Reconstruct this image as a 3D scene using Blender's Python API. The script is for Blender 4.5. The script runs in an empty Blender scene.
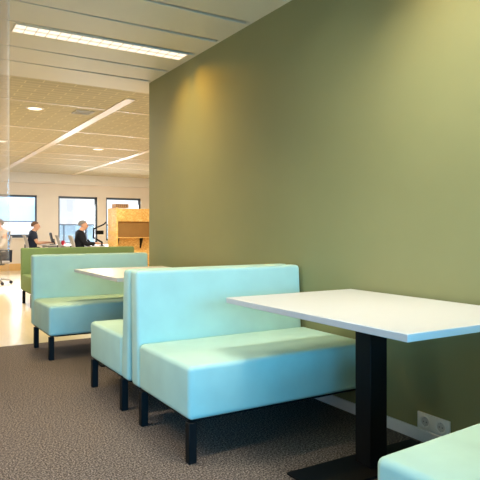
import bpy, bmesh, math, random
from mathutils import Vector, Matrix
random.seed(4)
S = bpy.context.scene
COL = S.collection
PI = math.pi

# ------------------------------------------------------------------ helpers
def lin(r, g, b):
    f = lambda c: (c/255/12.92) if c/255 <= .04045 else ((c/255+.055)/1.055)**2.4
    return (f(r), f(g), f(b), 1)

class NT:
    def __init__(s, name):
        s.m = bpy.data.materials.new(name); s.m.use_nodes = True
        s.t = s.m.node_tree; s.t.nodes.clear()
        s.out = s.n('ShaderNodeOutputMaterial')
    def n(s, typ, **kw):
        x = s.t.nodes.new(typ)
        for k, v in kw.items():
            if k.startswith('_'): setattr(x, k[1:], v)
            else: x.inputs[k.replace('9', ' ')].default_value = v
        return x
    def l(s, a, b): s.t.links.new(a, b)
    def coord(s, scale=(1, 1, 1)):
        tc = s.n('ShaderNodeTexCoord'); mp = s.n('ShaderNodeMapping'); mp.inputs['Scale'].default_value = scale
        s.l(tc.outputs['Object'], mp.inputs['Vector']); return mp.outputs['Vector']
    def ramp(s, fac, stops):
        r = s.n('ShaderNodeValToRGB'); e = r.color_ramp.elements
        while len(e) < len(stops): e.new(.5)
        for i, (p, c) in enumerate(stops): e[i].position = p; e[i].color = c
        s.l(fac, r.inputs['Fac']); return r.outputs['Color']

def plain(name, col, rough=.5, metal=0, noise=.06, nscale=30, bump=0, spec=.5, sheen=0):
    k = NT(name)
    b = k.n('ShaderNodeBsdfPrincipled', Roughness=rough, Metallic=metal)
    b.inputs['Specular IOR Level'].default_value = spec
    b.inputs['Sheen Weight'].default_value = sheen
    nz = k.n('ShaderNodeTexNoise', Scale=nscale, Detail=3)
    k.l(k.coord(), nz.inputs['Vector'])
    lo = tuple(c*(1-noise) for c in col[:3])+(1,); hi = tuple(min(1, c*(1+noise)) for c in col[:3])+(1,)
    k.l(k.ramp(nz.outputs['Fac'], [(.3, lo), (.7, hi)]), b.inputs['Base Color'])
    if bump:
        bp = k.n('ShaderNodeBump', Strength=bump, Distance=.002)
        k.l(nz.outputs['Fac'], bp.inputs['Height']); k.l(bp.outputs['Normal'], b.inputs['Normal'])
    k.l(b.outputs[0], k.out.inputs['Surface']); return k.m

def fabric(name, col, weave=700, rough=.85, bump=.25, var=.05, sheen=.0):
    k = NT(name)
    b = k.n('ShaderNodeBsdfPrincipled', Roughness=rough); b.inputs['Specular IOR Level'].default_value = .25
    b.inputs['Sheen Weight'].default_value = sheen
    v = k.coord()
    nz = k.n('ShaderNodeTexNoise', Scale=5, Detail=4); k.l(v, nz.inputs['Vector'])
    lo = tuple(c*(1-var) for c in col[:3])+(1,); hi = tuple(min(1, c*(1+var)) for c in col[:3])+(1,)
    k.l(k.ramp(nz.outputs['Fac'], [(.3, lo), (.7, hi)]), b.inputs['Base Color'])
    fine = k.n('ShaderNodeTexNoise', Scale=weave, Detail=1); k.l(v, fine.inputs['Vector'])
    bp = k.n('ShaderNodeBump', Strength=bump, Distance=.0015)
    k.l(fine.outputs['Fac'], bp.inputs['Height']); k.l(bp.outputs['Normal'], b.inputs['Normal'])
    k.l(b.outputs[0], k.out.inputs['Surface']); return k.m

def emit(name, col, strength):
    k = NT(name); e = k.n('ShaderNodeEmission', Strength=strength); e.inputs['Color'].default_value = col
    k.l(e.outputs[0], k.out.inputs['Surface']); return k.m

# bmesh shape makers
def add_box(bm, lo, hi, bev=0, seg=3, rot=None, piv=None):
    r = bmesh.ops.create_cube(bm, size=1)
    vs = r['verts']
    c = (Vector(lo)+Vector(hi))/2; d = Vector(hi)-Vector(lo)
    for v in vs: v.co = Vector((v.co.x*d.x, v.co.y*d.y, v.co.z*d.z))+c
    if bev:
        es = list({e for v in vs for e in v.link_edges})
        r2 = bmesh.ops.bevel(bm, geom=es, offset=bev, segments=seg, profile=.5, affect='EDGES')
        vs = [v for v in r2['verts']] + [v for v in vs if v.is_valid]
        vs = list(set(vs))
    if rot is not None:
        p = Vector(piv) if piv is not None else c
        for v in vs: v.co = rot @ (v.co-p)+p
    return vs

def add_hexa(bm, pts, bev=0, seg=4):
    """pts: bottom 4 then top 4 (ccw)"""
    vs = [bm.verts.new(p) for p in pts]
    for f in [(3, 2, 1, 0), (4, 5, 6, 7), (0, 1, 5, 4), (1, 2, 6, 5), (2, 3, 7, 6), (3, 0, 4, 7)]:
        bm.faces.new([vs[i] for i in f])
    if bev:
        es = list({e for v in vs for e in v.link_edges})
        bmesh.ops.bevel(bm, geom=es, offset=bev, segments=seg, profile=.5, affect='EDGES')

def add_tube(bm, path, rad, n=12, cap=True):
    path = [Vector(p) for p in path]
    rads = rad if isinstance(rad, (list, tuple)) else [rad]*len(path)
    rings = []
    up = None
    for i, p in enumerate(path):
        d = (path[min(i+1, len(path)-1)]-path[max(i-1, 0)]).normalized()
        if up is None:
            up = Vector((0, 0, 1)) if abs(d.z) < .9 else Vector((1, 0, 0))
        a = d.cross(up).normalized(); b = a.cross(d).normalized(); up = b
        rings.append([bm.verts.new(p+rads[i]*(math.cos(2*PI*k/n)*a+math.sin(2*PI*k/n)*b)) for k in range(n)])
    for r0, r1 in zip(rings, rings[1:]):
        for k in range(n):
            bm.faces.new((r0[k], r0[(k+1) % n], r1[(k+1) % n], r1[k]))
    if cap:
        bm.faces.new(rings[0][::-1]); bm.faces.new(rings[-1])

def add_lathe(bm, prof, n=24, o=(0, 0, 0), M=None):
    o = Vector(o); rings = []
    for r, z in prof:
        ring = []
        for k in range(n):
            p = Vector((r*math.cos(2*PI*k/n), r*math.sin(2*PI*k/n), z))
            if M is not None: p = M @ p
            ring.append(bm.verts.new(p+o))
        rings.append(ring)
    for r0, r1 in zip(rings, rings[1:]):
        for k in range(n):
            bm.faces.new((r0[k], r0[(k+1) % n], r1[(k+1) % n], r1[k]))
    bm.faces.new(rings[0][::-1]); bm.faces.new(rings[-1])

def obj(name, bm, mat, parent=None, smooth=False, loc=None):
    if isinstance(bm, bpy.types.Mesh): me = bm
    else:
        bmesh.ops.recalc_face_normals(bm, faces=bm.faces[:])
        me = bpy.data.meshes.new(name); bm.to_mesh(me); bm.free()
    me.materials.clear()
    for m in (mat if isinstance(mat, (list, tuple)) else [mat]): me.materials.append(m)
    if smooth:
        for p in me.polygons: p.use_smooth = True
        try: me.set_sharp_from_angle(angle=math.radians(40))
        except Exception: pass
    o = bpy.data.objects.new(name, me); COL.objects.link(o)
    if parent: o.parent = parent
    if loc: o.location = loc
    return o

def box(name, lo, hi, mat, parent=None, bev=0, seg=3):
    bm = bmesh.new(); add_box(bm, lo, hi, bev, seg)
    return obj(name, bm, mat, parent, smooth=bev > 0)

def thing(name, label, cat, loc=(0, 0, 0), rz=0, group=None):
    o = bpy.data.objects.new(name, None); COL.objects.link(o); o.empty_display_size = .1
    o.location = loc; o.rotation_euler = (0, 0, rz)
    return tag(o, label, cat, group)

def tag(o, label, cat, group=None):
    o['label'] = label; o['category'] = cat
    if group: o['group'] = group
    return o

def struct(o, label=None, cat=None):
    o['kind'] = 'structure'
    if label: o['label'] = label
    if cat: o['category'] = cat
    return o

def dup(root, loc, rz, label, group=None):
    r = root.copy(); COL.objects.link(r); r.location = loc; r.rotation_euler = (0, 0, rz)
    r['label'] = label
    if group: r['group'] = group
    for ch in list(root.children):
        c = ch.copy(); COL.objects.link(c); c.parent = r
        for g in list(ch.children):
            d = g.copy(); COL.objects.link(d); d.parent = c
    return r

# ------------------------------------------------------------------ materials
M = {}
M['mint'] = fabric('mint_wool', (.485, .69, .59, 1), bump=.3)
M['olive_fabric'] = fabric('moss_green_wool', lin(126, 146, 90), bump=.3)
M['black'] = plain('black_powder_coat', (.004, .004, .004, 1), .6, noise=.1, spec=.2)
M['white_top'] = plain('white_laminate', (.66, .655, .65, 1), .32, noise=.01)
M['white'] = plain('white_paint', (.80, .78, .73, 1), .6, noise=.02)
M['base_white'] = plain('pale_grey_skirting', (.78, .76, .74, 1), .5, noise=.03)
M['cream'] = plain('cream_wall_paint', (.80, .74, .66, 1), .8, noise=.02, nscale=3)
M['offwhite'] = plain('offwhite_wall', (.62, .60, .55, 1), .85, noise=.02, nscale=3)
M['dark_frame'] = plain('slate_window_frame', lin(72, 84, 98), .4)
M['plastic'] = plain('ivory_plastic', (.86, .84, .78, 1), .35, noise=.01)
M['hole'] = plain('dark_socket_hole', (.02, .02, .02, 1), .6)
M['metal'] = plain('brushed_steel', (.5, .5, .5, 1), .35, 1)
M['grey_mesh'] = fabric('grey_mesh_fabric', lin(172, 168, 166), weave=900)
M['grey_dark'] = plain('charcoal_plastic', lin(40, 42, 46), .5)
M['void'] = plain('dark_plenum', (.03, .03, .028, 1), .9)
M['skin'] = plain('skin', lin(222, 172, 142), .55, noise=.03)
M['navy'] = fabric('navy_cotton', lin(44, 52, 70))
M['blackknit'] = fabric('black_knit', lin(30, 32, 38))
M['beige_knit'] = fabric('pale_beige_knit', lin(212, 200, 186))
M['jeans'] = fabric('dark_trousers', lin(40, 44, 58))
M['hair_brown'] = plain('brown_hair', lin(112, 80, 58), .6, noise=.3, nscale=60)
M['hair_grey'] = plain('grey_hair', lin(132, 128, 124), .6, noise=.3, nscale=60)
M['hair_dark'] = plain('mousy_hair', lin(120, 108, 96), .6, noise=.3, nscale=60)
M['eye'] = plain('eye_dark', (.03, .025, .02, 1), .2)
M['red'] = plain('red_glaze', lin(200, 40, 60), .3)
M['felt'] = fabric('brown_felt', lin(150, 112, 62))
M['terracotta'] = plain('brown_wood_tray', lin(172, 134, 88), .6, noise=.2)
M['tan'] = plain('tan_wood_skirting', lin(226, 186, 122), .5, noise=.05, nscale=8)
M['ext'] = plain('pale_facade', lin(250, 250, 254), .8, noise=.02)
M['ext_ground'] = plain('pale_paving', (.5, .5, .5, 1), .9)
M['pale_glass'] = plain('pale_window_reflection', lin(240, 241, 250), .3)
M['vent'] = plain('tan_vent_metal', (.42, .37, .24, 1), .5)
M['vent_dark'] = plain('vent_backing', (.16, .14, .09, 1), .8)
M['rail'] = plain('steel_blue_rail', lin(90, 110, 130), .5)

# green wall covering: woven olive textile
k = NT('olive_wall_textile')
b = k.n('ShaderNodeBsdfPrincipled', Roughness=.7); b.inputs['Specular IOR Level'].default_value = .3
v = k.coord((1, 1, 1))
n1 = k.n('ShaderNodeTexNoise', Scale=2.0, Detail=4); k.l(v, n1.inputs['Vector'])
k.l(k.ramp(n1.outputs['Fac'], [(.3, (.255, .243, .105, 1)), (.7, (.277, .262, .115, 1))]), b.inputs['Base Color'])
w1 = k.n('ShaderNodeTexWave', Scale=110, Distortion=.6); w1.bands_direction = 'Y'; k.l(v, w1.inputs['Vector'])
w2 = k.n('ShaderNodeTexWave', Scale=110, Distortion=.6); w2.bands_direction = 'Z'; k.l(v, w2.inputs['Vector'])
ad = k.n('ShaderNodeMath'); ad.operation = 'ADD'; k.l(w1.outputs['Fac'], ad.inputs[0]); k.l(w2.outputs['Fac'], ad.inputs[1])
bp = k.n('ShaderNodeBump', Strength=.12, Distance=.001); k.l(ad.outputs[0], bp.inputs['Height']); k.l(bp.outputs['Normal'], b.inputs['Normal'])
k.l(b.outputs[0], k.out.inputs['Surface']); M['wall_green'] = k.m

# carpet
k = NT('brown_loop_carpet')
b = k.n('ShaderNodeBsdfPrincipled', Roughness=.95); b.inputs['Specular IOR Level'].default_value = .1
v = k.coord()
n1 = k.n('ShaderNodeTexNoise', Scale=115, Detail=3, Roughness=.75); k.l(v, n1.inputs['Vector'])
k.l(k.ramp(n1.outputs['Fac'], [(.36, (.022, .016, .013, 1)), (.5, (.13, .100, .082, 1)), (.64, (.40, .32, .27, 1))]), b.inputs['Base Color'])
bp = k.n('ShaderNodeBump', Strength=.6, Distance=.004); k.l(n1.outputs['Fac'], bp.inputs['Height']); k.l(bp.outputs['Normal'], b.inputs['Normal'])
k.l(b.outputs[0], k.out.inputs['Surface']); M['carpet'] = k.m

# vinyl floor
k = NT('pale_tan_vinyl')
b = k.n('ShaderNodeBsdfPrincipled', Roughness=.28); b.inputs['Specular IOR Level'].default_value = .5
v = k.coord((1, .25, 1))
n1 = k.n('ShaderNodeTexNoise', Scale=9, Detail=5); k.l(v, n1.inputs['Vector'])
k.l(k.ramp(n1.outputs['Fac'], [(.3, (.66, .52, .30, 1)), (.7, (.74, .60, .36, 1))]), b.inputs['Base Color'])
k.l(b.outputs[0], k.out.inputs['Surface']); M['vinyl'] = k.m

# perforated ceiling of the far office: short pale dashes on tan boards
k = NT('tan_perforated_ceiling')
b = k.n('ShaderNodeBsdfPrincipled', Roughness=.8); b.inputs['Specular IOR Level'].default_value = .1
v = k.coord()
br = k.n('ShaderNodeTexBrick', Scale=1.0); br.offset = .5
br.inputs['Brick Width'].default_value = .34; br.inputs['Row Height'].default_value = .11
br.inputs['Mortar Size'].default_value = .008; br.inputs['Mortar Smooth'].default_value = .3
br.inputs['Color1'].default_value = (.53, .48, .345, 1); br.inputs['Color2'].default_value = (.57, .52, .375, 1)
br.inputs['Mortar'].default_value = (.74, .67, .48, 1)
k.l(v, br.inputs['Vector']); k.l(br.outputs['Color'], b.inputs['Base Color'])
k.l(b.outputs[0], k.out.inputs['Surface']); M['ceil_far'] = k.m
M['ceil_near'] = plain('grey_beige_ceiling_panel', (.70, .66, .53, 1), .5, noise=.02, nscale=3)
M['trim_pale'] = plain('pale_ceiling_trim', (.74, .64, .46, 1), .4, noise=.02)

# OSB
k = NT('golden_strand_board')
b = k.n('ShaderNodeBsdfPrincipled', Roughness=.5)
v = k.coord((1, 1, 2.2))
vo = k.n('ShaderNodeTexVoronoi', Scale=34); k.l(v, vo.inputs['Vector'])
sp = k.n('ShaderNodeSeparateColor'); k.l(vo.outputs['Color'], sp.inputs[0])
k.l(k.ramp(sp.outputs[0], [(0, lin(214, 158, 78)), (.35, lin(232, 180, 96)), (.7, lin(240, 194, 112)), (1, lin(248, 214, 140))]), b.inputs['Base Color'])
k.l(b.outputs[0], k.out.inputs['Surface']); M['osb'] = k.m

# roller blind, lets daylight through
def blind_mat(name, col, trans, tmix=.55):
    k = NT(name)
    d = k.n('ShaderNodeBsdfDiffuse'); d.inputs['Color'].default_value = col
    t = k.n('ShaderNodeBsdfTranslucent'); t.inputs['Color'].default_value = trans
    nz = k.n('ShaderNodeTexNoise', Scale=40); k.l(k.coord((1, 1, 8)), nz.inputs['Vector'])
    mx = k.n('ShaderNodeMixShader', Fac=tmix); k.l(d.outputs[0], mx.inputs[1]); k.l(t.outputs[0], mx.inputs[2])
    k.l(mx.outputs[0], k.out.inputs['Surface']); return k.m
M['blind_blue'] = blind_mat('pale_blue_screen_blind', lin(205, 222, 238), lin(196, 220, 244), .6)

def glass_mat(name, tint, haze, hazecol, rough=.0, fres=None, zr=None):
    k = NT(name)
    t = k.n('ShaderNodeBsdfTransparent'); t.inputs['Color'].default_value = tint
    g = k.n('ShaderNodeBsdfGlossy', Roughness=rough)
    fr = k.n('ShaderNodeFresnel', IOR=1.45)
    mx = k.n('ShaderNodeMixShader')
    if fres is None: k.l(fr.outputs[0], mx.inputs[0])
    else: mx.inputs[0].default_value = fres
    k.l(t.outputs[0], mx.inputs[1]); k.l(g.outputs[0], mx.inputs[2])
    d = k.n('ShaderNodeBsdfDiffuse'); d.inputs['Color'].default_value = hazecol
    m2 = k.n('ShaderNodeMixShader', Fac=haze)
    if zr:      # haze painted in for the pane's reflection, stronger with height
        sx = k.n('ShaderNodeSeparateXYZ'); k.l(k.coord(), sx.inputs[0])
        mr = k.n('ShaderNodeMapRange'); k.l(sx.outputs['Z'], mr.inputs['Value'])
        for q, vq in zip(('From Min', 'From Max', 'To Min', 'To Max'), (zr[0], zr[1], 0, haze)): mr.inputs[q].default_value = vq
        k.l(mr.outputs[0], m2.inputs[0])
    k.l(mx.outputs[0], m2.inputs[1]); k.l(d.outputs[0], m2.inputs[2])
    k.l(m2.outputs[0], k.out.inputs['Surface']); return k.m
M['glass'] = glass_mat('window_glass', (.97, .99, 1, 1), 0, (1, 1, 1, 1))
M['glass_hazy'] = glass_mat('hazy_partition_glass', (.99, .99, .99, 1), .25, (1, .80, .62, 1), fres=.02, zr=(.75, 1.25))
M['glass_blue'] = glass_mat('blue_balustrade_glass', (.72, .86, .95, 1), .25, lin(190, 214, 232))

WARM = (1, .80, .55, 1)
M['lamp'] = emit('warm_tube_louver', (1, .86, .66, 1), 1.25)
M['tube'] = emit('warm_fluorescent_tube', (1, .88, .70, 1), 1.5)
M['down'] = emit('warm_downlight_lens', (1, .88, .66, 1), 2.0)

# ------------------------------------------------------------------ setting
W = 2.354          # inner face of the green wall
H = 2.70
YW = 5.80          # far end of green wall / edge of carpet
YF = 16.586        # window wall
XL, YB = -3.6, -3.6  # near room
XFL, XFR = -4.5, 7.4 # far office

struct(box('wall_right', (W, YB, 0), (W+.16, YW, H+.25), M['wall_green']))
struct(box('wall_core', (W+.16, YW-.3, 0), (XFR, YW-.02, H+.25), M['offwhite']))
bm = bmesh.new()
add_box(bm, (XL-.15, YB, 0), (XL, -.1, H+.25)); add_box(bm, (XL-.15, 2.5, 0), (XL, YW, H+.25))
add_box(bm, (XL-.15, -.1, 0), (XL, 2.5, .6)); add_box(bm, (XL-.15, -.1, 2.1), (XL, 2.5, H+.25))
struct(obj('wall_left', bm, M['offwhite']))
w = struct(thing('window_6', 'window in the left wall of the seating area', 'window'))  # added side window, out of view, for light on the bench ends
bm = bmesh.new()
for y in (-.07, 1.2, 2.47): add_box(bm, (XL-.10, y-.03, .6), (XL-.04, y+.03, 2.1))
for z in (.63, 2.07): add_box(bm, (XL-.10, -.1, z-.03), (XL-.04, 2.5, z+.03))
obj('window_frame', bm, M['dark_frame'], w)
box('pane', (XL-.075, -.1, .6), (XL-.065, 2.5, 2.1), M['glass'], w)
# back wall of the near room with a wide window opening
bm = bmesh.new()
BX0, BX1, BZ0, BZ1 = -2.6, 1.9, .55, 2.15
add_box(bm, (XL-.15, YB-.15, 0), (BX0, YB, H+.25)); add_box(bm, (BX1, YB-.15, 0), (W+.16, YB, H+.25))
add_box(bm, (BX0, YB-.15, 0), (BX1, YB, BZ0)); add_box(bm, (BX0, YB-.15, BZ1), (BX1, YB, H+.25))
struct(obj('wall_back', bm, M['offwhite']))
w = struct(thing('window_5', 'wide window behind the seating area', 'window'))
bm = bmesh.new()
for x in (BX0+.03, (BX0+BX1)/2, BX1-.03): add_box(bm, (x-.03, YB-.10, BZ0), (x+.03, YB-.04, BZ1))
for z in (BZ0+.03, BZ1-.03): add_box(bm, (BX0, YB-.10, z-.03), (BX1, YB-.04, z+.03))
obj('window_frame', bm, M['dark_frame'], w)
box('pane', (BX0, YB-.075, BZ0), (BX1, YB-.065, BZ1), M['glass'], w)

struct(box('carpet', (XL, YB, -.05), (W, YW-.02, 0), M['carpet']))
struct(box('floor', (XFL, YW-.02, -.05), (XFR, YF, 0), M['vinyl']))
struct(box('baseboard_right', (W-.012, YB, 0), (W, YW-.01, .065), M['base_white'], bev=.003, seg=1))
struct(box('wall_office_left', (XFL-.15, YW-.02, 0), (XFL, YF, H+.25), M['cream']))
struct(box('wall_office_right', (XFR, YW-.3, 0), (XFR+.15, YF, H+.25), M['cream']))
struct(box('wall_near_step', (XFL-.15, YW-.15, 0), (XL-.15, YW-.02, H+.25), M['cream']))

# far wall, with window openings
wins = [(-1.2, 1.0, .90), (1.75, 3.38, .90), (3.97, 5.10, .70), (5.36, 6.46, .80)]  # first opening is out of view, added for more daylight
WT = 2.085
bm = bmesh.new()
xs = XFL
for (a, c, sill) in wins:
    add_box(bm, (xs, YF, 0), (a, YF+.25, H+.25))
    add_box(bm, (a, YF, 0), (c, YF+.25, sill)); add_box(bm, (a, YF, WT), (c, YF+.25, H+.25))
    xs = c
add_box(bm, (xs, YF, 0), (XFR, YF+.25, H+.25))
struct(obj('wall_far', bm, M['cream']))
for i, (a, c, sill) in enumerate(wins):
    w = struct(thing('window_%d' % (i+1), ['dark framed window left of the blue-blinded window', 'dark framed window with a pale blue blind half lowered',
               'bright unblinded dark framed window behind the man in the dark sweater', 'bright dark framed window behind the wooden booth'][i], 'window'))
    bm = bmesh.new(); t = .06
    add_box(bm, (a, YF+.03, sill), (a+t*.6, YF+.11, WT)); add_box(bm, (c-t, YF+.03, sill), (c, YF+.11, WT))
    add_box(bm, (a, YF+.03, sill), (c, YF+.11, sill+(.09 if i < 2 else t))); add_box(bm, (a, YF+.03, WT-t), (c, YF+.11, WT))
    if i in (0, 2): add_box(bm, ((a+c)/2-.015+.22, YF+.05, sill), ((a+c)/2+.015+.22, YF+.09, sill+.62))
    obj('window_frame', bm, M['dark_frame'], w)
    box('pane', (a+.02, YF+.065, sill+.02), (c-.02, YF+.075, WT-.02), M['glass'], w)
    box('window_sill', (a-.03, YF-.05, sill-.03), (c+.03, YF+.03, sill), M['white'], w, bev=.006, seg=2)
struct(box('trim_1', (XFL, YF-.18, 2.42), (XFR, YF, H), M['white']))
struct(box('baseboard_far', (XFL, YF-.03, 0), (XFR, YF, .19), M['tan'], bev=.004, seg=1))

bl = thing('roller_blind', 'pale blue roller blind half lowered over the far left window', 'blind', (2.565, YF-.005, 0))
box('blind_cloth', (-.78, .012, 1.36), (.76, .016, 2.05), M['blind_blue'], bl)
box('bottom_rail', (-.78, .006, 1.335), (.76, .022, 1.36), M['dark_frame'], bl, bev=.004)
bm = bmesh.new(); add_tube(bm, [(-.79, .014, 2.06), (.77, .014, 2.06)], .022); obj('roller_tube', bm, M['dark_frame'], bl, True)

# outside
struct(box('ground_outside', (-60, YF+.3, -6.2), (80, 120, -6), M['ext_ground']))
bu = thing('office_tower', 'slim pale lavender tower seen through the middle window', 'building', (14.4, 58, -6))
box('tower_wall', (-1.15, 0, 0), (1.15, 3, 22), M['ext'], bu)
bm = bmesh.new()
bm.free()
for r in range(7):
    for s in (-.6, .6): box('window', (s-.28, -.04, 7+r*2), (s+.28, .02, 8.2+r*2), M['pale_glass'], bu)
ra = thing('balcony_railing', 'blue tinted glass balcony railing outside the middle window', 'railing', (4.15, YF+1.2, 0))
box('glass_panel', (0, 0, .1), (4.0, .012, 1.26), M['glass_blue'], ra)
box('top_rail', (0, -.02, 1.26), (4.0, .035, 1.30), M['rail'], ra)
for x in (.03, .27, .97, 1.8, 2.65, 3.55): box('post', (x-.02, -.015, -.2), (x+.02, .03, 1.26), M['rail'], ra)
struct(box('balcony_slab', (XFL, YF+.25, -.35), (XFR, YF+1.5, -.15), M['ext_ground']))

# ceiling: dark void slab, long panels with gaps that open towards the green wall, tan boards over the office
struct(box('ceiling_slab', (XFL-.15, YB-.15, H+.22), (XFR+.15, YF+.25, H+.3), M['void']))
bm = bmesh.new()
joints = [YB, -2.6, -2.0, -1.4, -.8, -.2, .4, 1.0, 1.55, 2.1, 2.65, 3.18, 3.70, 4.19, 4.61, 5.24, 5.69, 6.25]
for y0, y1 in zip(joints, joints[1:]):
    g0 = .0015; g1 = .055
    z0, z1 = H, H+.03
    xr = W if y1 < YW else W
    x0 = XL
    pts = []
    for z in (z0, z1):
        pts += [(x0, y0+g0, z), (.4, y0+g0, z), (W-.03, y0+g1, z), (W-.03, y1-.004, z), (.4, y1-g0, z), (x0, y1-g0, z)]
    vs = [bm.verts.new(p) for p in pts]
    bm.faces.new(vs[:6][::-1]); bm.faces.new(vs[6:])
    for i in range(6): bm.faces.new((vs[i], vs[(i+1) % 6], vs[6+(i+1) % 6], vs[6+i]))
add_box(bm, (W-.03, YB, H), (W, YW, H+.03))
add_box(bm, (W-.03, YW, H), (W+.16, 6.25, H+.03))
add_box(bm, (W+.16, YW-.02, H), (XFR, 6.25, H+.03)); add_box(bm, (XFL, YW-.02, H), (XL, 6.25, H+.03))
struct(obj('ceiling_near', bm, M['ceil_near']))
struct(box('ceiling', (XFL, 6.25, H), (XFR, YF, H+.03), M['ceil_far']))
bm = bmesh.new()
for y in (7.38, 9.27, 10.8, 12.1, 12.9, 14.1): add_box(bm, (XFL, y-.02, H-.006), (XFR, y+.02, H))
struct(obj('trim_2', bm, M['trim_pale']))
bm = bmesh.new()
for x in (.5, 2.44, 4.33): add_box(bm, (x-.06, 6.6, H-.012), (x+.06, YF-.18, H-.0005))
struct(obj('trim_3', bm, M['trim_pale']))

# glass partition, its reflection painted as haze, closing the left part of the carpet edge
struct(box('glass_partition', (.586, 3.735, 0), (.598, 5.77, H), M['glass_hazy']), 'frameless floor to ceiling glass pane at the left edge of the aisle', 'glass partition')

# ------------------------------------------------------------------ lights in the ceiling
def strip_light(name, y0, y1, x0, x1, label, z=H):
    t = thing(name, label, 'ceiling light', ((x0+x1)/2, (y0+y1)/2, z), 0, 'strip lights in the panel ceiling')
    hx, hy = (x1-x0)/2, (y1-y0)/2
    bm = bmesh.new(); f = .006
    add_box(bm, (-hx, -hy, -.007), (hx, -hy+f, 0)); add_box(bm, (-hx, hy-f, -.007), (hx, hy, 0))
    add_box(bm, (-hx, -hy+f, -.007), (-hx+f, hy-f, 0)); add_box(bm, (hx-f, -hy+f, -.007), (hx, hy-f, 0))
    obj('frame', bm, M['trim_pale'], t)
    box('diffuser', (-hx+f, -hy+f, -.004), (hx-f, hy-f, -.001), M['lamp'], t)
    bm = bmesh.new(); n = int((x1-x0)/.085)
    for i in range(1, n):
        x = -hx+i*(2*hx)/n
        add_box(bm, (x-.0025, -hy+f, -.007), (x+.0025, hy-f, -.004))
    add_box(bm, (-hx+f, -.0025, -.007), (hx-f, .0025, -.004))
    obj('louver', bm, M['trim_pale'], t)
    bm = bmesh.new()
    for s in (-hy*.5, hy*.5): add_tube(bm, [(-hx+.03, s, -.005), (hx-.03, s, -.005)], .003, 8)
    obj('tube', bm, M['tube'], t)
    return t
strip_light('strip_light', 4.655, 4.855, .79, 2.27, 'long louvered warm white strip light ending at the green wall')
strip_light('strip_light', 1.65, 1.85, .79, 2.27, 'louvered strip light over the front white table')
strip_light('strip_light', -1.3, -1.1, .6, 2.2, 'louvered strip light behind the front bench')  # this strip and those below are unseen, added as fill
strip_light('strip_light', 1.50, 1.70, -.9, .6, 'louvered strip light over the aisle beside the front white table')
strip_light('strip_light', 3.1, 3.3, -.9, .6, 'louvered strip light over the aisle beside the back to back benches')
strip_light('strip_light', 1.50, 1.70, -2.6, -1.1, 'louvered strip light near the side window')
strip_light('strip_light', 4.655, 4.855, -2.6, -1.1, 'louvered strip light far left of the glass pane')

def downlight(x, y, label):
    t = thing('downlight', label, 'ceiling light', (x, y, H), 0, 'round downlights in the tan ceiling')
    bm = bmesh.new(); add_lathe(bm, [(.115, 0), (.115, -.006), (.10, -.012), (.09, -.012), (.09, -.002), (.02, -.001)], 28)
    obj('trim_ring', bm, M['trim_pale'], t, True)
    bm = bmesh.new(); add_lathe(bm, [(.088, -.003), (.088, -.009), (.01, -.011)], 28)
    obj('lens', bm, M['down'], t, True)
downlight(1.554, 7.745, 'round downlight nearest the long strip light')
downlight(3.394, 11.0, 'round downlight between the two pale ceiling trims, right of the others')
downlight(1.60, 10.9, 'round downlight seen through the hazy glass edge')
t = thing('ceiling_vent', 'small dark square air vent in the tan ceiling', 'vent', (2.161, 7.671, H))
bm = bmesh.new()
for s in (-.11, .11): add_box(bm, (s-.012, -.122, -.012), (s+.012, .122, 0)); add_box(bm, (-.098, s-.012, -.012), (.098, s+.012, 0))
obj('frame', bm, M['vent'], t)
box('backing', (-.10, -.10, -.004), (.10, .10, -.001), M['vent_dark'], t)
bm = bmesh.new()
for i in range(6): add_box(bm, (-.10, -.085+i*.034-.006, -.010), (.10, -.085+i*.034+.006, -.005))
obj('slats', bm, M['vent'], t)

# ------------------------------------------------------------------ benches
def make_bench(name, label, mat, width=1.16, group=None):
    """origin: floor, centre of width, front edge at y=0, back at y=.75 ; faces -Y"""
    t = thing(name, label, 'bench', group=group)
    h = width/2; zb = .205
    bm = bmesh.new(); add_box(bm, (-h, 0, zb), (h, .645, .46), .026, 5)
    obj('seat', bm, mat, t, True)
    bm = bmesh.new()
    y0, y1, yt0, yt1 = .642, .766, .680, .786
    add_hexa(bm, [(-h, y0, zb), (h, y0, zb), (h, y1, zb), (-h, y1, zb),
                  (-h, yt0, 868e-3), (h, yt0, 868e-3), (h, yt1, 868e-3), (-h, yt1, 868e-3)], .024, 5)
    obj('backrest', bm, mat, t, True)
    box('base_frame', (-h+.02, .02, .194), (h-.02, .745, .208), M['black'], t, bev=.003, seg=1)
    for sx in (-1, 1):
        for y in (.028, .632):
            x = sx*(h-.024)
            box('leg', (x-.021, y-.021, .0), (x+.021, y+.021, .195), M['black'], t, bev=.003, seg=1)
    return t
G = 'mint upholstered benches along the green wall'
XC = (1.172+2.335)/2
be = make_bench('upholstered_bench', 'mint bench facing the viewer at the front white table, black legs', M['mint'], 1.163, G)
be.location = (XC, 2.398, 0)
dup(be, (XC, 3.985, 0), PI, 'mint bench facing away, back to back with the bench at the front table')
dup(be, (XC-.068, 4.935, 0), 0, 'mint bench facing the viewer, behind the rear white table')
e_bench = dup(be, (1.714, 1.228, 0), PI+math.radians(4.2), 'mint bench cropped at the bottom right corner, below the front white table')
e_bench.scale = (.95, 1, 1)
g = make_bench('upholstered_bench', 'long moss green bench beyond the mint benches, on the tan floor', M['olive_fabric'], 1.80)
g.location = (2.53, 8.42, 0); g.scale = (1, 1, .96)

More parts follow.
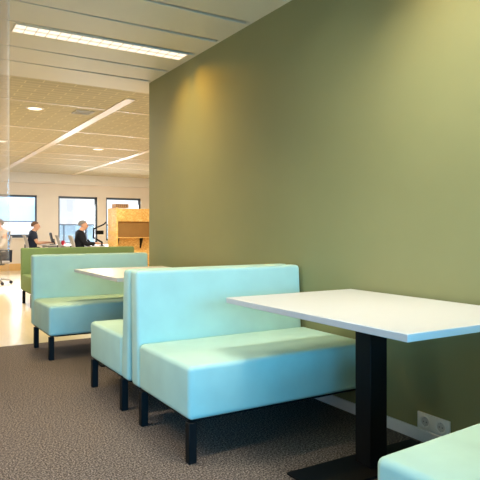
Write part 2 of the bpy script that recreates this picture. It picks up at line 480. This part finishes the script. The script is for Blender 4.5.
# ------------------------------------------------------------------ tables
def make_table(label, x0, x1, y0, y1):
    cx, cy = (x0+x1)/2, (y0+y1)/2
    t = thing('cafe_table', label, 'table', (cx, cy, 0), 0, 'white cafe tables between the benches')
    hx, hy = (x1-x0)/2, (y1-y0)/2
    box('tabletop', (-hx, -hy, .722), (hx, hy, .75), M['white_top'], t, bev=.002, seg=1)
    box('column', (-.053, -.051, .012), (.053, .051, .712), M['black'], t, bev=.003, seg=1)
    box('base_plate', (-.40, -.12, 0), (.40, .12, .012), M['black'], t, bev=.003, seg=1)
    box('mounting_plate', (-.30, -.10, .708), (.30, .10, .722), M['black'], t, bev=.002, seg=1)
    return t
make_table('white rectangular table on a black column, nearest the camera', 1.475, 2.335, 1.348, 2.58)
make_table('white table between the two rear mint benches, partly hidden', 1.385, 2.245, 4.03, 5.20)

# ------------------------------------------------------------------ socket
t = thing('wall_socket', 'double white power socket low on the green wall', 'socket', (W, 1.975, .110))
box('face_plate', (-.010, -.102, -.043), (0, .102, .043), M['plastic'], t, bev=.003, seg=2)
MR = Matrix.Rotation(-PI/2, 3, 'Y')
for s in (-.05, .05):
    bm = bmesh.new(); add_lathe(bm, [(.030, .0095), (.030, .013), (.0265, .013), (.0235, .0106), (.003, .0106)], 28, (0, s, 0), MR)
    so = obj('socket_well', bm, M['plastic'], t, True)
    bm = bmesh.new(); add_lathe(bm, [(.0232, .0104), (.0232, .0108), (.001, .0109)], 24, (0, s, 0), MR)
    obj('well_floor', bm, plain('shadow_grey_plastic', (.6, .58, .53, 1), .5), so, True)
    bm = bmesh.new()
    for d in (-.0095, .0095): add_lathe(bm, [(.003, .0105), (.003, .0118), (.001, .0118)], 10, (0, s+d, 0), MR)
    obj('pin_hole', bm, M['hole'], so, True)
    for d in (-.021, .021): box('earth_clip', (-.0125, s-.003, d-.003), (-.0105, s+.003, d+.003), M['metal'], so)

# ------------------------------------------------------------------ office beyond
def make_desk(label, x0, x1, y0, y1):
    cx, cy = (x0+x1)/2, (y0+y1)/2; hx, hy = (x1-x0)/2, (y1-y0)/2
    t = thing('desk', label, 'desk', (cx, cy, 0), 0, 'white office desks by the windows')
    box('desktop', (-hx, -hy, .715), (hx, hy, .74), M['white_top'], t, bev=.003, seg=1)
    bm = bmesh.new(); add_box(bm, (-hx+.05, -hy+.06, .675), (hx-.05, -hy+.1, .715)); add_box(bm, (-hx+.05, hy-.1, .675), (hx-.05, hy-.06, .715))
    obj('crossbar', bm, M['metal'], t)
    for sx in (-1, 1):
        for sy in (-1, 1):
            x, y = sx*(hx-.07), sy*(hy-.08)
            box('leg', (x-.025, y-.025, 0), (x+.025, y+.025, .715), M['metal'], t, bev=.004, seg=1)
make_desk('white desk under the hands of the man in navy', 3.22, 4.6, 14.62, 15.42)
make_desk('white desk with the red cup, between the seated men', 3.44, 4.9, 13.62, 14.42)
make_desk('white desk under the hands of the man in black', 3.80, 5.4, 12.72, 13.5)

def make_chair():
    """office chair facing +X, origin at floor under the seat"""
    t = thing('office_chair', '', 'chair')
    bm = bmesh.new(); add_box(bm, (-.22, -.235, .42), (.25, .235, .485), .03, 4); obj('seat', bm, M['grey_mesh'], t, True)
    bm = bmesh.new()
    n = 7; prof = [(-.20, .50, .18), (-.215, .60, .205), (-.225, .70, .22), (-.245, .82, .225), (-.275, .92, .215), (-.305, .985, .18)]
    rings = []
    for (x, z, hw) in prof:
        ring = []
        for i in range(n+1):
            u = -1+2*i/n; ring.append(((x+.045*u*u), hw*u, z))
        rings.append(ring)
    fr = [[bm.verts.new(p) for p in r] for r in rings]
    bk = [[bm.verts.new((p[0]-.03, p[1], p[2])) for p in r] for r in rings]
    R_, C_ = len(rings), n+1
    for i in range(R_-1):
        for j in range(n):
            bm.faces.new((fr[i][j], fr[i][j+1], fr[i+1][j+1], fr[i+1][j]))
            bm.faces.new((bk[i][j+1], bk[i][j], bk[i+1][j], bk[i+1][j+1]))
    for i in range(R_-1):
        bm.faces.new((fr[i][0], fr[i+1][0], bk[i+1][0], bk[i][0])); bm.faces.new((fr[i+1][n], fr[i][n], bk[i][n], bk[i+1][n]))
    for j in range(n):
        bm.faces.new((fr[0][j+1], fr[0][j], bk[0][j], bk[0][j+1])); bm.faces.new((fr[-1][j], fr[-1][j+1], bk[-1][j+1], bk[-1][j]))
    obj('backrest', bm, M['grey_mesh'], t, True)
    bm = bmesh.new(); add_tube(bm, [(-.02, 0, .40), (-.20, 0, .40), (-.265, 0, .45), (-.265, 0, .75)], .02, 10); obj('back_bracket', bm, M['grey_dark'], t, True)
    for s in (-1, 1):
        bm = bmesh.new(); add_tube(bm, [(0, s*.20, .40), (0, s*.275, .42), (.0, s*.275, .64)], .014, 10)
        a = obj('armrest', bm, M['grey_dark'], t, True)
        box('arm_pad', (-.10, s*.275-.035, .64), (.13, s*.275+.035, .665), M['grey_dark'], a, bev=.01)
    bm = bmesh.new(); add_lathe(bm, [(.035, .10), (.035, .25), (.018, .26), (.018, .40), (.06, .405), (.06, .42)], 16); obj('gas_lift', bm, M['grey_dark'], t, True)
    st = None
    for k_ in range(5):
        a = 2*PI*k_/5+.3; c, s = math.cos(a), math.sin(a)
        bm = bmesh.new(); add_tube(bm, [(.02*c, .02*s, .115), (.17*c, .17*s, .10), (.31*c, .31*s, .075)], [.026, .022, .014], 10)
        arm = obj('base_arm', bm, M['metal'], t, True)
        bm = bmesh.new(); MX = Matrix.Rotation(a, 3, 'Z') @ Matrix.Rotation(PI/2, 3, 'X')
        add_lathe(bm, [(.028, -.022), (.033, -.016), (.033, -.004), (.012, -.003), (.012, .003), (.033, .004), (.033, .016), (.028, .022)], 14, (.32*c, .32*s, .033), MX)
        obj('caster', bm, M['grey_dark'], arm, True)
    return t
ch = make_chair()
GC = 'grey mesh office chairs'
ch['label'] = 'grey mesh office chair under the man in navy by the blue blind'; ch['group'] = GC
ch.location = (3.04, 15.0, 0); ch.rotation_euler = (0, 0, -.15)
dup(ch, (3.60, 13.98, 0), -.25, 'empty grey mesh office chair at the desk with the red cup')
dup(ch, (3.68, 13.08, 0), -.15, 'grey mesh office chair under the man in the black sweater')
dup(ch, (1.72, 12.55, 0), PI+.35, 'grey mesh office chair cropped at the left edge, on casters')

def skin_mesh(chains, root_key=0, sub=1):
    """chains: list of lists of (co, r); equal coordinates are merged into one joint"""
    bm = bmesh.new(); idx = {}; rad = []
    vs = []
    def get(p, r):
        kx = tuple(round(c, 4) for c in p)
        if kx not in idx:
            idx[kx] = len(vs); vs.append(bm.verts.new(p)); rad.append(r)
        return idx[kx]
    es = set()
    for ch_ in chains:
        ids = [get(p, r) for p, r in ch_]
        for a, c in zip(ids, ids[1:]):
            if a != c and (a, c) not in es and (c, a) not in es:
                es.add((a, c)); bm.edges.new((vs[a], vs[c]))
    me = bpy.data.meshes.new('skin'); bm.to_mesh(me); bm.free()
    o = bpy.data.objects.new('skin', me); COL.objects.link(o)
    md = o.modifiers.new('s', 'SKIN'); md.use_smooth_shade = True
    if not me.skin_vertices:
        me.skin_vertices.new() if hasattr(me.skin_vertices, 'new') else None
    for i, r in enumerate(rad):
        rr = r if isinstance(r, tuple) else (r, r)
        me.skin_vertices[0].data[i].radius = rr
        me.skin_vertices[0].data[i].use_root = (i == 0)
    o.modifiers.new('u', 'SUBSURF').levels = sub
    o.modifiers['u'].render_levels = sub
    dg = bpy.context.evaluated_depsgraph_get(); dg.update()
    out = bpy.data.meshes.new_from_object(o.evaluated_get(dg))
    bpy.data.objects.remove(o); bpy.data.meshes.remove(me)
    return out

def make_person(label, loc, rz, shirt, trousers, hair, lean=0.0, sleeve='long', hz=.74, reach=.42, spread=.12, hair_len=0):
    """seated person facing +X, origin on the floor below the hips"""
    t = thing('person', label, 'person', loc, rz)
    lx = lambda z: lean*(z-.55)       # forward lean of torso
    P = lambda x, y, z: (x, y, z)
    pel = P(-.05, 0, .56); wai = P(-.06+lx(.72), 0, .72); che = P(-.05+lx(.90), 0, .90); upc = P(-.05+lx(1.0), 0, 1.015)
    nk0 = P(-.04+lx(1.06), 0, 1.065); nk1 = P(-.015+lx(1.11), 0, 1.115)
    hx = .005+lx(1.2)
    jaw = P(hx+.025, 0, 1.140); mid = P(hx+.010, 0, 1.190); sku = P(hx-.008, 0, 1.243); top = P(hx-.012, 0, 1.287)
    body = [[(pel, (.115, .09)), (wai, (.11, .085)), (che, (.12, .09)), (upc, (.10, .08)), (nk0, .06), (nk1, .062), (jaw, (.058, .068)), (mid, (.072, .088)), (sku, (.075, .095)), (top, (.05, .06))],
            [(mid, (.072, .088)), (P(hx+.098, 0, 1.180), .017), (P(hx+.118, 0, 1.167), .013)]]
    arms, legs, sh, tr, feet = [], [], [], [], []
    for s in (-1, 1):
        sho = P(-.05+lx(1.0), s*.185, 1.015); elb = P(.06+lx(.78), s*.24, .765); wri = P(reach-.09, s*spread, hz+.045); pal = P(reach-.02, s*(spread-.01), hz+.04); kn = P(reach+.03, s*(spread-.012), hz+.036)
        body.append([(upc, (.10, .08)), (sho, .048), (elb, .045), (wri, .028), (pal, (.026, .020)), (kn, (.028, .016))])
        for j, (dy, ln) in enumerate([(-.030, .058), (-.010, .075), (.010, .078), (.028, .066)]):
            y0 = s*(spread-.012)-s*dy
            body.append([(kn, (.028, .016)), (P(reach+.055, y0, hz+.036), .0095), (P(reach+.055+ln*.5, y0, hz+.032), .0085), (P(reach+.05+ln, y0, hz+.016), .0075)])
        body.append([(pal, (.026, .020)), (P(reach+.0, s*(spread-.05), hz+.03), .010), (P(reach+.035, s*(spread-.066), hz+.02), .008)])
        hip = P(-.03, s*.09, .55); kne = P(.38, s*.12, .53); ank = P(.36, s*.12, .10); toe = P(.50, s*.13, .05)
        body.append([(pel, (.115, .09)), (hip, .07), (kne, .058), (ank, .036), (toe, .03)])
        k_ = 1.16
        e2 = elb if sleeve == 'short' else wri
        if sleeve == 'short':
            m_ = tuple((sho[i]*.35+elb[i]*.65) for i in range(3)); arm = [(upc, (.15, .125)), (sho, .085), (m_, .066)]
        else: arm = [(upc, (.15, .125)), (sho, .085), (elb, .062), (tuple(wri[i]*.93+elb[i]*.07 for i in range(3)), .036)]
        sh.append(arm)
        tr.append([((-.05, 0, .56), (.158, .128)), (hip, .094), (kne, .068), ((.36, s*.12, .14), .05)])
        feet.append([((.345, s*.12, .075), .045), ((.42, s*.125, .055), .042), ((.53, s*.132, .042), .034)])
    sh.insert(0, [((-.05, 0, .57), (.165, .135)), (wai, (.16, .135)), (che, (.175, .15)), (upc, (.15, .125)), (nk0, .088), (tuple((a_*.6+b_*.4) for a_, b_ in zip(nk0, nk1)), .066)])
    obj('body', skin_mesh(body, sub=2), M['skin'], t, True)
    obj('shirt', skin_mesh(sh, sub=2), shirt, t, True)
    obj('trousers', skin_mesh(tr, sub=2), trousers, t, True)
    for f in feet: obj('shoe', skin_mesh([f], sub=1), M['grey_dark'], t, True)
    # hair: shell over the crown and back of the head
    bm = bmesh.new(); bmesh.ops.create_uvsphere(bm, u_segments=20, v_segments=14, radius=1)
    c = Vector((hx-.016, 0, 1.232))
    for v in list(bm.verts):
        d = v.co.copy()
        if d.z < -.15-.75*max(0, -d.x)*(1+hair_len) + .75*max(0, d.x): bm.verts.remove(v); continue
        v.co = c+Vector((d.x*.104, d.y*.088, d.z*.083+random.uniform(-.002, .002)))
    geo = bmesh.ops.solidify(bm, geom=bm.faces[:], thickness=.012)
    obj('hair', bm, hair, t, True)
    for s in (-1, 1):
        bm = bmesh.new(); bmesh.ops.create_uvsphere(bm, u_segments=10, v_segments=8, radius=.011)
        for v in bm.verts: v.co += Vector((hx+.083, s*.032, 1.203))
        obj('eye', bm, M['eye'], t, True)
        bm = bmesh.new(); bmesh.ops.create_uvsphere(bm, u_segments=10, v_segments=8, radius=1)
        for v in bm.verts: v.co = Vector((v.co.x*.02, v.co.y*.009, v.co.z*.032))+Vector((hx-.002, s*.078, 1.187))
        obj('ear', bm, M['skin'], t, True)
    bm = bmesh.new(); add_tube(bm, [(hx+.083, -.022, 1.147), (hx+.092, 0, 1.145), (hx+.083, .022, 1.147)], [.003, .006, .003], 8)
    obj('mouth', bm, plain('lips', lin(190, 110, 100), .5), t, True)
    return t
make_person('person in a navy short sleeved shirt typing under the blue blind', (2.985, 15.02, .012), -.15, M['navy'], M['jeans'], M['hair_brown'], .06, 'short')
make_person('person with grey hair in a black sweater at the desk beside the wooden booth', (3.64, 13.10, .02), -.15, M['blackknit'], M['jeans'], M['hair_grey'], .08, 'long')
make_person('person in a pale beige top seated at the left edge of the photo', (1.82, 12.53, .03), PI+.35, M['beige_knit'], M['jeans'], M['hair_dark'], .05, 'long', hair_len=.4, reach=.34, hz=.60)

# thin dark monitor, seen nearly edge-on, before the man in navy
t = thing('monitor', 'dark desk monitor seen edge on before the person in navy', 'monitor', (3.40, 14.80, .74), -.15)
box('stand_base', (-.07, -.10, 0), (.09, .10, .012), M['grey_dark'], t, bev=.003)
bm = bmesh.new(); add_tube(bm, [(.04, 0, .01), (.03, 0, .15)], .016); obj('stand_neck', bm, M['grey_dark'], t, True)
bm = bmesh.new(); add_box(bm, (-.02, -.22, .06), (.012, .22, .31), .006, 2, Matrix.Rotation(-.22, 3, 'Y'), (0, 0, .06)); sc = obj('display_housing', bm, M['grey_dark'], t, True)
bm = bmesh.new(); add_box(bm, (-.0225, -.205, .08), (-.0195, .205, .295), 0, 2, Matrix.Rotation(-.22, 3, 'Y'), (0, 0, .06)); obj('display_panel', bm, M['black'], sc)
t = thing('cup', 'red cup on the white desk between the seated men', 'cup', (3.52, 14.25, .74))
bm = bmesh.new(); add_lathe(bm, [(.030, 0), (.040, .02), (.043, .11), (.039, .11), (.035, .02), (.005, .012)], 20); obj('cup_body', bm, M['red'], t, True)
bm = bmesh.new(); add_tube(bm, [(.041, 0, .085), (.062, 0, .08), (.066, 0, .055), (.060, 0, .033), (.039, 0, .03)], .005, 8); obj('handle', bm, M['red'], t, True)

# monitor arm with a small black screen
t = thing('monitor_stand', 'black jointed monitor stand reaching from the desk to the wooden booth', 'monitor stand', (4.06, 12.86, .74))
bm = bmesh.new(); add_box(bm, (-.05, -.05, 0), (.05, .05, .02), .004, 1); obj('clamp', bm, M['black'], t, True)
bm = bmesh.new(); add_tube(bm, [(0, 0, .02), (0, 0, .10)], .02); obj('post', bm, M['black'], t, True)
bm = bmesh.new(); add_tube(bm, [(0, 0, .09), (-.18, .06, .20)], .020); obj('lower_arm', bm, M['black'], t, True)
bm = bmesh.new(); add_tube(bm, [(-.18, .06, .18), (-.17, .06, .42)], .020); obj('riser', bm, M['black'], t, True)
bm = bmesh.new(); add_tube(bm, [(-.17, .06, .40), (.04, .0, .50), (.10, -.02, .56)], .016); obj('upper_arm', bm, M['black'], t, True)
bm = bmesh.new(); add_box(bm, (-.14, .03, .27), (.05, .06, .36), .006, 2); obj('screen_bracket', bm, M['black'], t, True)
t = thing('microphone_stand', 'thin black angled stand on the desk before the man in black', 'stand', (3.93, 13.05, .74))
bm = bmesh.new(); add_lathe(bm, [(.05, 0), (.05, .012), (.01, .018)], 16); obj('base', bm, M['black'], t, True)
bm = bmesh.new(); add_tube(bm, [(0, 0, .01), (-.10, .03, .10)], .010, 8); obj('stem', bm, M['black'], t, True)
bm = bmesh.new(); add_tube(bm, [(-.09, .03, .09), (-.14, .04, .15)], .022, 10); obj('head', bm, M['black'], t, True)

# OSB booth
t = thing('osb_booth', 'golden strand board booth with a brown panel, beside the green wall end', 'booth', (4.13, 12.05, 0))
box('side_panel', (0, 0, 0), (.035, .60, 1.60), M['osb'], t, bev=.004, seg=1)
box('top_panel', (.035, 0, 1.30), (2.4, .60, 1.585), M['osb'], t, bev=.004, seg=1)
box('felt_panel', (.035, .03, .95), (2.4, .07, 1.30), M['felt'], t)
box('lower_panel', (.035, .16, 0), (2.4, .58, .93), M['osb'], t, bev=.004, seg=1)
for x in (.06, .61, 1.16, 1.71):
    bm = bmesh.new()
    vs = [bm.verts.new(p) for p in [(x-.015, .16, .93), (x-.015, .02, .93), (x-.015, .16, .70), (x+.015, .16, .93), (x+.015, .02, .93), (x+.015, .16, .70)]]
    for f in [(0, 1, 2), (5, 4, 3), (0, 3, 4, 1), (1, 4, 5, 2), (2, 5, 3, 0)]: bm.faces.new([vs[i] for i in f])
    obj('bracket', bm, M['black'], t)
box('shelf', (.035, .0, .932), (2.4, .16, .95), M['osb'], t)
t = thing('wooden_tray', 'slatted brown wooden tray on top of the strand board booth', 'tray', (4.135, 12.08, 1.60))
bm = bmesh.new()
add_box(bm, (-.02, 0, 0), (.28, .24, .015))
for y in (.0, .225): add_box(bm, (-.02, y, .015), (.28, y+.015, .085))
for x in (-.02, .265): add_box(bm, (x, .015, .015), (x+.015, .225, .085))
obj('tray_body', bm, M['terracotta'], t)
bm = bmesh.new()
for i in range(6): add_box(bm, (i*.045, -.006, .02), (i*.045+.02, 0, .08))
obj('slats', bm, M['hair_brown'], t)

# ------------------------------------------------------------------ lighting
def area(name, loc, rot, sx, sy, power, col, spread=PI):
    L = bpy.data.lights.new(name, 'AREA'); L.shape = 'RECTANGLE'; L.size = sx; L.size_y = sy; L.energy = power; L.color = col[:3]; L.spread = spread
    o = bpy.data.objects.new(name, L); COL.objects.link(o); o.location = loc; o.rotation_euler = rot; return o
def spot(name, loc, target, power, col, size, blend, rad=.02):
    L = bpy.data.lights.new(name, 'SPOT'); L.energy = power; L.color = col[:3]; L.spot_size = size; L.spot_blend = blend; L.shadow_soft_size = rad
    o = bpy.data.objects.new(name, L); COL.objects.link(o); o.location = loc
    o.rotation_euler = (Vector(target)-Vector(loc)).to_track_quat('-Z', 'Y').to_euler(); return o

LG = dict(back=(310, .045, .58, 1.18), far=(60, .95, .97, 1), strip=(16, 1, .78, .38), table=(15, 1, .90, .72), behind=(2, 1, .8, .5), aisle=(2, 1, .82, .6), mid=(2, 1, .88, .7), midb=(25, 1, .88, .70),
          wf1=(12, .94, 1, .90), wf2=(2.6, .94, 1, .9), wf3=(1.2, 1, .82, .45), wash=(2.4, 1, .50, .02), wash2=(1.6, 1, .55, .08), office=(50, 1, .91, .77), world=(1.35, .95, .98, 1), side=(12, .8, 1, .95))
def E(g, f=1): return dict(power=LG[g][0]*f, col=LG[g][1:])
area('daylight_back_window', ((BX0+BX1)/2, YB-.2, (BZ0+BZ1)/2), (PI/2-.6, 0, 0), BX1-BX0, BZ1-BZ0, **E('back'), spread=math.radians(115))
for (a, c, sill) in wins:
    area('daylight_window', ((a+c)/2, YF+.3, (sill+WT)/2), (-PI/2+.5, 0, 0), c-a, WT-sill, **E('far'), spread=math.radians(140))
for g, y, x0, x1 in (('strip', 4.755, .79, 2.27), ('table', 1.75, .79, 2.27), ('behind', -1.2, .6, 2.2), ('aisle', 1.60, -2.6, -1.1), ('aisle', 4.755, -2.6, -1.1), ('mid', 1.60, -.9, .6), ('midb', 3.2, -.9, .6)):  # behind, aisle, mid and midb lamps are added fill
    area('strip_lamp', ((x0+x1)/2-.05, y, H-.022), (0, 0, 0), x1-x0-.15, .16, **E(g), spread=math.radians(125))
for (x, y) in ((1.554, 7.745), (3.394, 11.0), (1.6, 10.9), (5.2, 8.2), (-1.0, 9.0), (4.6, 14.2), (.5, 14.2)):
    area('downlight_lamp', (x, y, H-.02), (0, 0, 0), .12, .12, **E('office'))
# wall washers at the wall end of the strip lights
for g, y in (('wash', 4.755), ('wash2', 1.75)):
    for tilt, f in ((.52, .8), (-.62, 1.25)):
        area('wall_washer', (2.14, y, H-.023), (tilt, 0, 0), .22, .10, **E(g, f), spread=math.radians(88))
for g, y in (('wf1', 1.75), ('wf2', 2.7), ('wf3', 4.755)):  # added fill lamps that brighten the middle of the green wall
    area('wall_washer', (1.62, y, H-.023), (0, math.radians(-20), 0), .5, .14, **E(g), spread=math.radians(115))
area('daylight_side_window', (XL-.2, 1.2, 1.35), (0, -PI/2+.4, 0), 1.5, 2.6, **E('side'), spread=math.radians(140))  # fill light shining in through the added side window

wd = bpy.data.worlds.new('sky'); S.world = wd; wd.use_nodes = True
bg = wd.node_tree.nodes['Background']; bg.inputs['Color'].default_value = LG['world'][1:]+(1,); bg.inputs['Strength'].default_value = LG['world'][0]

# ------------------------------------------------------------------ camera
cam = bpy.data.cameras.new('camera'); co = bpy.data.objects.new('camera', cam); COL.objects.link(co)
co.location = (0, 0, 1.1); co.rotation_euler = (PI/2, 0, -math.atan(344/569))
cam.sensor_width = 36; cam.lens = 569/480*36; cam.shift_y = -9.5/480; cam.clip_start = .05; cam.clip_end = 300
S.camera = co
S.view_settings.view_transform = 'Standard'; S.view_settings.look = 'None'
S.view_settings.gamma = 1; S.view_settings.use_curve_mapping = False
S.view_settings.exposure = .1
S.cycles.use_denoising = True
S.cycles.max_bounces = 10; S.cycles.diffuse_bounces = 6
